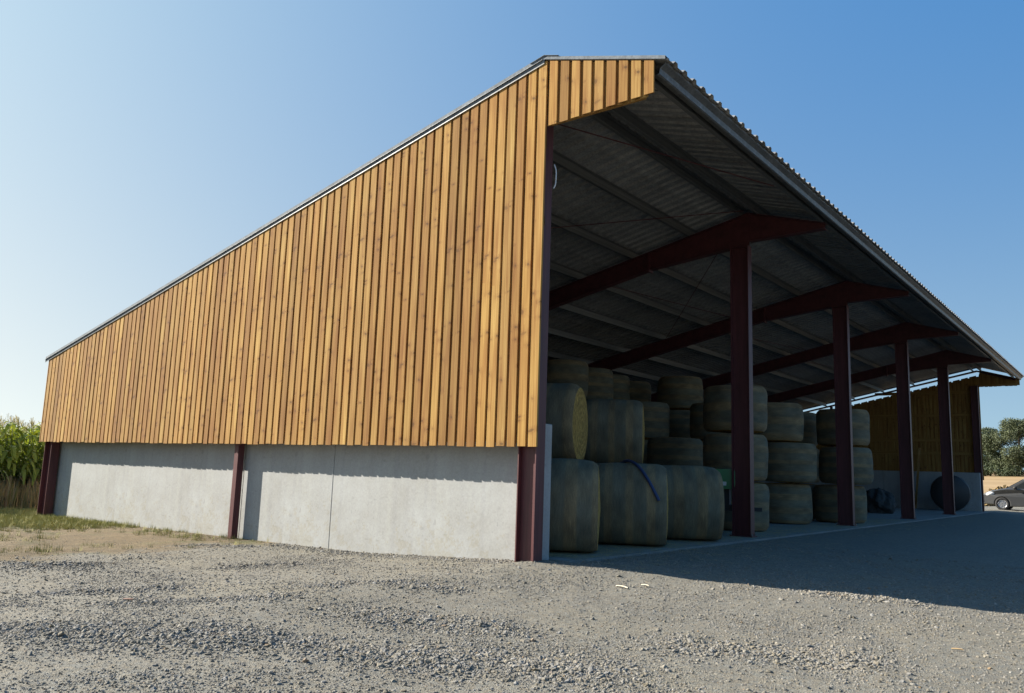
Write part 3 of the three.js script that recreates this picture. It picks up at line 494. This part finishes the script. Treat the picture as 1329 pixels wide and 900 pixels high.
function foliage(clumps, leaf, count, c0, c1) { // leaf-sized quads through the crown volume
  const P = [], C = [], v = new THREE.Vector3(), a = new THREE.Vector3(), b = new THREE.Vector3();
  const tot = clumps.reduce((s, c) => s + c[3] * c[3], 0);
  for (const [x, y, z, r] of clumps) for (let k = 0, n = Math.round(count * r * r / tot); k < n; k++) {
    v.set(rr(-1, 1), rr(-1, 1), rr(-1, 1)); if (v.length() > 1) v.normalize().multiplyScalar(rr(0.7, 1)); v.multiplyScalar(r * (0.85 + 0.3 * rnd())); v.y *= 0.85;
    a.set(rr(-1, 1), rr(-1, 1), rr(-1, 1)).normalize(); b.set(rr(-1, 1), rr(-1, 1), rr(-1, 1)).cross(a).normalize(); const s = leaf * rr(0.6, 1.4); a.multiplyScalar(s); b.multiplyScalar(s * 0.55);
    const X = x + v.x, Y = y + v.y, Z = z + v.z; P.push(X - a.x, Y - a.y, Z - a.z, X + b.x, Y + b.y, Z + b.z, X + a.x, Y + a.y, Z + a.z, X - a.x, Y - a.y, Z - a.z, X + a.x, Y + a.y, Z + a.z, X - b.x, Y - b.y, Z - b.z);
    const t = rnd(); for (let q = 0; q < 6; q++) C.push(c0[0] + (c1[0] - c0[0]) * t, c0[1] + (c1[1] - c0[1]) * t, c0[2] + (c1[2] - c0[2]) * t);
  }
  const g = new THREE.BufferGeometry(); g.setAttribute('position', new THREE.Float32BufferAttribute(P, 3)); g.setAttribute('color', new THREE.Float32BufferAttribute(C, 3)); g.computeVertexNormals(); return g;
}
const leafMat = new THREE.MeshPhysicalMaterial({ vertexColors: true, roughness: 0.75, transmission: 0.25, thickness: 0 });
const barkMat = new THREE.MeshStandardMaterial({ color: lin(0.11, 0.085, 0.06), roughness: 0.95 });
const fieldY = (z) => -0.7 + 4.9 * Math.pow(clamp((-62 - z) / 110), 0.8);
function tree(label, x, z, h, w, c0, c1, n, group) {
  const y = fieldY(z) - 0.1, o = thing('hedgerow_tree', label, 'tree', [x, y, z], 0, group), cl = [], limbs = [bar([0, 0, 0], [0.1, h * 0.4, 0], h * 0.028, 8)];
  for (let k = 0; k < 26; k++) { const a = rnd() * 6.28, t = rnd(), yy = h * (0.16 + 0.74 * t), rad = w * Math.sqrt(rnd()) * Math.sin(Math.PI * (0.22 + 0.7 * t)) * 0.85; const p = [Math.cos(a) * rad, yy, Math.sin(a) * rad]; cl.push([...p, h * rr(0.11, 0.19)]); if (k < 9) limbs.push(bar([0.1, h * rr(0.2, 0.4), 0], p, h * 0.009, 5)); }
  mesh('trunk', limbs, barkMat, o); mesh('crown', foliage(cl, h * 0.012, n * 5, c0, c1), leafMat, o);
}
const gl0 = [0.035, 0.052, 0.016], gl1 = [0.085, 0.105, 0.032], gd0 = [0.03, 0.05, 0.018], gd1 = [0.07, 0.095, 0.03];
tree('tall pale green tree with open crown on the far side of the stubble', -9.4, -135, 8.6, 4.6, gl0, gl1, 6500);
tree('small dark green tree beside the barn end post, far side of the stubble', -13.3, -136, 7.6, 1.7, gd0, gd1, 4000);
tree('pale green tree next along the hedge beyond the tall one', -1.5, -138, 8.4, 4, gl0, gl1, 4500);
for (let i = 0; i < 9; i++) { const x = -20 + i * 2.6, z = -133, o = thing('hedge_bush', 'low dark bush in the hedge line under the far trees', 'bush', [x, fieldY(z) - 0.15, z], 0, 'bushes in the far hedge line'); const cl = []; for (let k = 0; k < 7; k++) cl.push([rr(-1.6, 1.6), rr(0.2, 1.2), rr(-0.8, 0.8), rr(0.5, 0.9)]); mesh('foliage', foliage(cl, 0.11, 2000, gd0, gd1), leafMat, o); mesh('stem', bar([0, 0, 0], [0.05, 0.9, 0], 0.05), barkMat, o); }
{ // dry weeds on the bank in front of the stubble
  const g = []; const tuft = foliage([[0, 0.35, 0, 0.45]], 0.09, 130, [0.16, 0.1, 0.04], [0.3, 0.22, 0.09]);
  const im = new THREE.InstancedMesh(tuft, new THREE.MeshStandardMaterial({ vertexColors: true, roughness: 1 }), 420), M = new THREE.Matrix4(), q = new THREE.Quaternion();
  for (let i = 0; i < 420; i++) { const s = rr(0.7, 1.7), x = rr(-18, 16), z = rr(-61, -57); q.setFromAxisAngle(new THREE.Vector3(0, 1, 0), rr(0, 6.28)); im.setMatrixAt(i, M.compose(new THREE.Vector3(x, -0.35 + fbm(x * 0.4, z * 0.4) * 0.3, z), q, new THREE.Vector3(s, s * rr(0.8, 1.5), s))); }
  im.name = 'dry_weeds'; im.userData = { kind: 'stuff', label: 'dry brown weeds along the edge of the stubble field', category: 'weeds' }; im.castShadow = im.receiveShadow = true; scene.add(im);
}

// ---------------------------------------------------------------- maize, weeds and grass beyond the low end of the gable
{
  const plant = (k) => {
    const P = [], C = [], H = rr(2.2, 2.55);
    const quad = (a, b, c, d, col) => { for (const p of [a, b, c, a, c, d]) { P.push(...p); C.push(...col); } };
    const stalk = 5; for (let i = 0; i < stalk; i++) { const y0 = H * i / stalk, y1 = H * (i + 1) / stalk, r0 = 0.014 * (1 - 0.12 * i), r1 = 0.014 * (1 - 0.12 * (i + 1)); for (let s = 0; s < 4; s++) { const a = s * 1.571, b = a + 1.571; const col = i < 1 ? [0.2, 0.16, 0.06] : [0.13, 0.18, 0.04]; quad([Math.cos(a) * r0, y0, Math.sin(a) * r0], [Math.cos(b) * r0, y0, Math.sin(b) * r0], [Math.cos(b) * r1, y1, Math.sin(b) * r1], [Math.cos(a) * r1, y1, Math.sin(a) * r1], col); } }
    for (let l = 0; l < 13; l++) {
      const t = l / 12, y0 = H * (0.16 + 0.78 * t), az = l * 2.6 + rr(-0.5, 0.5), L = rr(0.5, 0.8) * (1 - 0.35 * t), rise = rr(0.9, 1.3), w = rr(0.04, 0.058), dry = t < 0.3;
      const g = rr(0.8, 1.2), col = dry ? [0.22 * g, 0.17 * g, 0.08 * g] : [0.12 * g + 0.16 * t, 0.185 * g + 0.14 * t, 0.025 * g]; let pr = null;
      for (let i = 0; i <= 6; i++) { const s = i / 6, x = L * (s * 0.85), y = y0 + L * (rise * s - 1.35 * s * s * rise * (dry ? 1.5 : 1)), hw = w * Math.sin(Math.PI * (0.12 + 0.88 * (1 - s))) + 0.002; const tw = 0.5 * s; const p = [Math.cos(az), Math.sin(az)], n = [-Math.sin(az), Math.cos(az)]; const A = [p[0] * x + n[0] * hw, y + hw * tw, p[1] * x + n[1] * hw], B = [p[0] * x - n[0] * hw, y - hw * tw, p[1] * x - n[1] * hw]; if (pr) quad(pr[0], pr[1], B, A, col); pr = [A, B]; }
    }
    for (let i = 0; i < 4; i++) { const a = rnd() * 6.28, d = rr(0.03, 0.1), y = H + rr(0.06, 0.2); quad([0, H - 0.05, 0], [0.008, H - 0.05, 0.008], [Math.cos(a) * d + 0.008, y, Math.sin(a) * d], [Math.cos(a) * d - 0.006, y, Math.sin(a) * d], [0.34, 0.29, 0.14]); }
    const g = new THREE.BufferGeometry(); g.setAttribute('position', new THREE.Float32BufferAttribute(P, 3)); g.setAttribute('color', new THREE.Float32BufferAttribute(C, 3)); g.computeVertexNormals(); return g;
  };
  const mat = new THREE.MeshPhysicalMaterial({ vertexColors: true, roughness: 0.9, transmission: 0.35, thickness: 0 });
  const M = new THREE.Matrix4(), q = new THREE.Quaternion(), e = new THREE.Euler();
  for (let k = 0; k < 4; k++) {
    const spots = []; for (let r = 0; r < 22; r++) for (let z = -24; z < 16; z += 0.17) if (rnd() < 0.36 && !(r > 7 && z > 4)) spots.push([-19.3 - r * 0.75 + rr(-0.06, 0.06), z]);
    const im = new THREE.InstancedMesh(plant(k), mat, spots.length);
    spots.forEach(([x, z], i) => { e.set(rr(-0.07, 0.07), rr(0, 6.28), rr(-0.07, 0.07)); q.setFromEuler(e); const s = rr(0.86, 1.04); im.setMatrixAt(i, M.compose(new THREE.Vector3(x, gBase(x, z) - 0.02, z), q, new THREE.Vector3(s, s, s))); });
    im.name = numbered('maize_crop'); im.userData = { kind: 'stuff', label: 'tall green maize crop with dry lower leaves beside the barn', category: 'maize' }; im.castShadow = im.receiveShadow = true; scene.add(im);
  }
  // rough dry weeds at the foot of the crop
  const weed = []; { const P = [], C = []; for (let i = 0; i < 26; i++) { const a = rnd() * 6.28, L = rr(0.35, 0.95), d = rr(0.05, 0.3), w = rr(0.006, 0.016), c = rnd() < 0.35 ? [0.16, 0.17, 0.05] : [rr(0.22, 0.36), rr(0.17, 0.25), rr(0.07, 0.12)]; let pr = null; const ox = rr(-0.15, 0.15), oz = rr(-0.15, 0.15); for (let k = 0; k <= 4; k++) { const s = k / 4, hw = w * (1.15 - s), x = ox + Math.cos(a) * d * s * s, z = oz + Math.sin(a) * d * s * s, y = L * s; const A = [x - Math.sin(a) * hw, y, z + Math.cos(a) * hw], B = [x + Math.sin(a) * hw, y, z - Math.cos(a) * hw]; if (pr) { for (const p of [pr[0], pr[1], B, pr[0], B, A]) { P.push(...p); C.push(...c); } } pr = [A, B]; } } const g = new THREE.BufferGeometry(); g.setAttribute('position', new THREE.Float32BufferAttribute(P, 3)); g.setAttribute('color', new THREE.Float32BufferAttribute(C, 3)); g.computeVertexNormals(); weed.push(g); }
  const im = new THREE.InstancedMesh(weed[0], new THREE.MeshStandardMaterial({ vertexColors: true, roughness: 0.9 }), 1700);
  for (let i = 0; i < 1700; i++) { const x = -17.6 - 1.7 * Math.pow(rnd(), 0.7), z = rr(-14, 12), s = rr(0.35, 0.95); e.set(0, rr(0, 6.28), 0); q.setFromEuler(e); im.setMatrixAt(i, M.compose(new THREE.Vector3(x, gBase(x, z) - 0.02, z), q, new THREE.Vector3(s, s, s))); }
  im.name = 'field_edge_weeds'; im.userData = { kind: 'stuff', label: 'dry weeds along the foot of the maize', category: 'weeds' }; im.castShadow = im.receiveShadow = true; scene.add(im);
  // grass
  const blade = (() => { const P = [], C = []; for (let i = 0; i < 9; i++) { const a = rnd() * 6.28, L = rr(0.04, 0.12), d = rr(0.01, 0.06), w = 0.004, ox = rr(-0.05, 0.05), oz = rr(-0.05, 0.05), c = rnd() < 0.5 ? [0.24, 0.25, 0.06] : [0.34, 0.3, 0.12]; P.push(ox - w, 0, oz, ox + w, 0, oz, ox + Math.cos(a) * d, L, oz + Math.sin(a) * d); for (let k = 0; k < 3; k++) C.push(...c); } const g = new THREE.BufferGeometry(); g.setAttribute('position', new THREE.Float32BufferAttribute(P, 3)); g.setAttribute('color', new THREE.Float32BufferAttribute(C, 3)); g.computeVertexNormals(); return g; })();
  const L = []; for (let i = 0; i < 110000 && L.length < 34000; i++) { const x = rr(-18.8, -6), z = rr(-3, 9); if (x > -15.6 && z < 0.12) continue; const p = (1 - sstep(-13.5, -9.5, x + fbm(x, z) * 3)) + 0.28 * sstep(0.02, 0.35, fbm(x * 0.8, z * 0.8, 3, 7)) * (1 - gravelness(x, z)) + (z < 0.3 && x > -15 ? 0.12 : 0); if (rnd() < p) L.push([x, z]); }
  const gi = new THREE.InstancedMesh(blade, new THREE.MeshStandardMaterial({ vertexColors: true, roughness: 0.85 }), L.length);
  L.forEach(([x, z], i) => { const s = rr(0.4, 1.0); e.set(0, rr(0, 6.28), 0); q.setFromEuler(e); gi.setMatrixAt(i, M.compose(new THREE.Vector3(x, ground(x, z) - 0.004, z), q, new THREE.Vector3(s, s * rr(0.6, 1.3), s))); });
  gi.name = 'grass'; gi.userData = { kind: 'stuff', label: 'short yellow-green grass between the yard and the maize', category: 'grass' }; gi.castShadow = gi.receiveShadow = true; scene.add(gi);
}
{ // loose straw
  const P = []; for (let i = 0; i < 7; i++) { const a = rnd() * 6.28, L = rr(0.05, 0.14), x = rr(-0.05, 0.05), z = rr(-0.05, 0.05), w = 0.0025, y0 = rr(0.002, 0.008), y1 = rr(0.002, 0.012), c = Math.cos(a), q = Math.sin(a); const A = [x - q * w, y0, z + c * w], B = [x + q * w, y0, z - c * w], D = [x + c * L + q * w, y1, z + q * L - c * w], E = [x + c * L - q * w, y1, z + q * L + c * w]; P.push(...A, ...B, ...D, ...A, ...D, ...E); }
  const g = new THREE.BufferGeometry(); g.setAttribute('position', new THREE.Float32BufferAttribute(P, 3)); g.computeVertexNormals();
  const im = new THREE.InstancedMesh(g, new THREE.MeshStandardMaterial({ color: lin(0.5, 0.4, 0.2), roughness: 0.9 }), 2600), M = new THREE.Matrix4(), q = new THREE.Quaternion();
  for (let i = 0; i < 2600; i++) { const z = -0.4 - 20 * Math.pow(rnd(), 1.3), x = -0.4 + 0.95 * (rnd() + rnd() - 1) + (rnd() < 0.12 ? rr(0, 1.6) : 0); q.setFromAxisAngle(new THREE.Vector3(0, 1, 0), rr(0, 6.28)); im.setMatrixAt(i, M.compose(new THREE.Vector3(x, x < 0.27 ? 0.001 : ground(x, z) + 0.004, z), q, new THREE.Vector3(1, 1, 1))); }
  im.name = 'loose_straw'; im.userData = { kind: 'stuff', label: 'loose straw scattered on the floor in front of the bales', category: 'straw' }; im.castShadow = im.receiveShadow = true; scene.add(im);
}
// ---------------------------------------------------------------- litter on the yard
{
  const chip = (L, w, bend) => { const P = [], I = [], n = 8; for (let i = 0; i <= n; i++) { const t = i / n - 0.5, hw = w * (0.55 + 0.45 * Math.cos(t * 3)), y = 0.012 + bend * (0.25 - t * t), off = bend * t * t * 1.3; for (const [s, h] of [[-1, 0], [-0.6, 0.008], [0.6, 0.009], [1, 0]]) P.push(t * L, y + h, off + s * hw); } for (let i = 0; i < n; i++) for (let k = 0; k < 4; k++) { const a = i * 4 + k, b = i * 4 + (k + 1) % 4; I.push(a, b, a + 4, b, b + 4, a + 4); } const g = new THREE.BufferGeometry(); g.setAttribute('position', new THREE.Float32BufferAttribute(P, 3)); g.setIndex(I); g.computeVertexNormals(); return g; };
  const put = (name, label, cat, g, x, z, turn, c) => { const m = tag(mesh(name, g, new THREE.MeshStandardMaterial({ color: lin(...c), roughness: 0.7 })), label, cat); m.position.set(x, ground(x, z), z); m.rotation.y = turn; };
  put('wood_splinter', 'long pale wood splinter lying on the gravel near the shadow edge', 'splinter', chip(0.2, 0.014, 0.03), 1.72, 0.95, -0.35, [0.72, 0.62, 0.45]);
  put('wood_splinter', 'short pale wood splinter beside the long one on the gravel', 'splinter', chip(0.11, 0.013, 0.02), 1.85, 0.66, -0.2, [0.74, 0.66, 0.5]);
  put('broken_tile', 'small red broken tile lying on the gravel', 'tile', chip(0.1, 0.03, 0.006), -1.35, 5.05, 0.5, [0.2, 0.11, 0.08]);
  put('wood_chip', 'small tan wood chip on the open gravel', 'wood chip', chip(0.09, 0.012, 0.01), 5.1, 1.15, 0.3, [0.6, 0.4, 0.2]);
}
renderer.render(scene, camera);
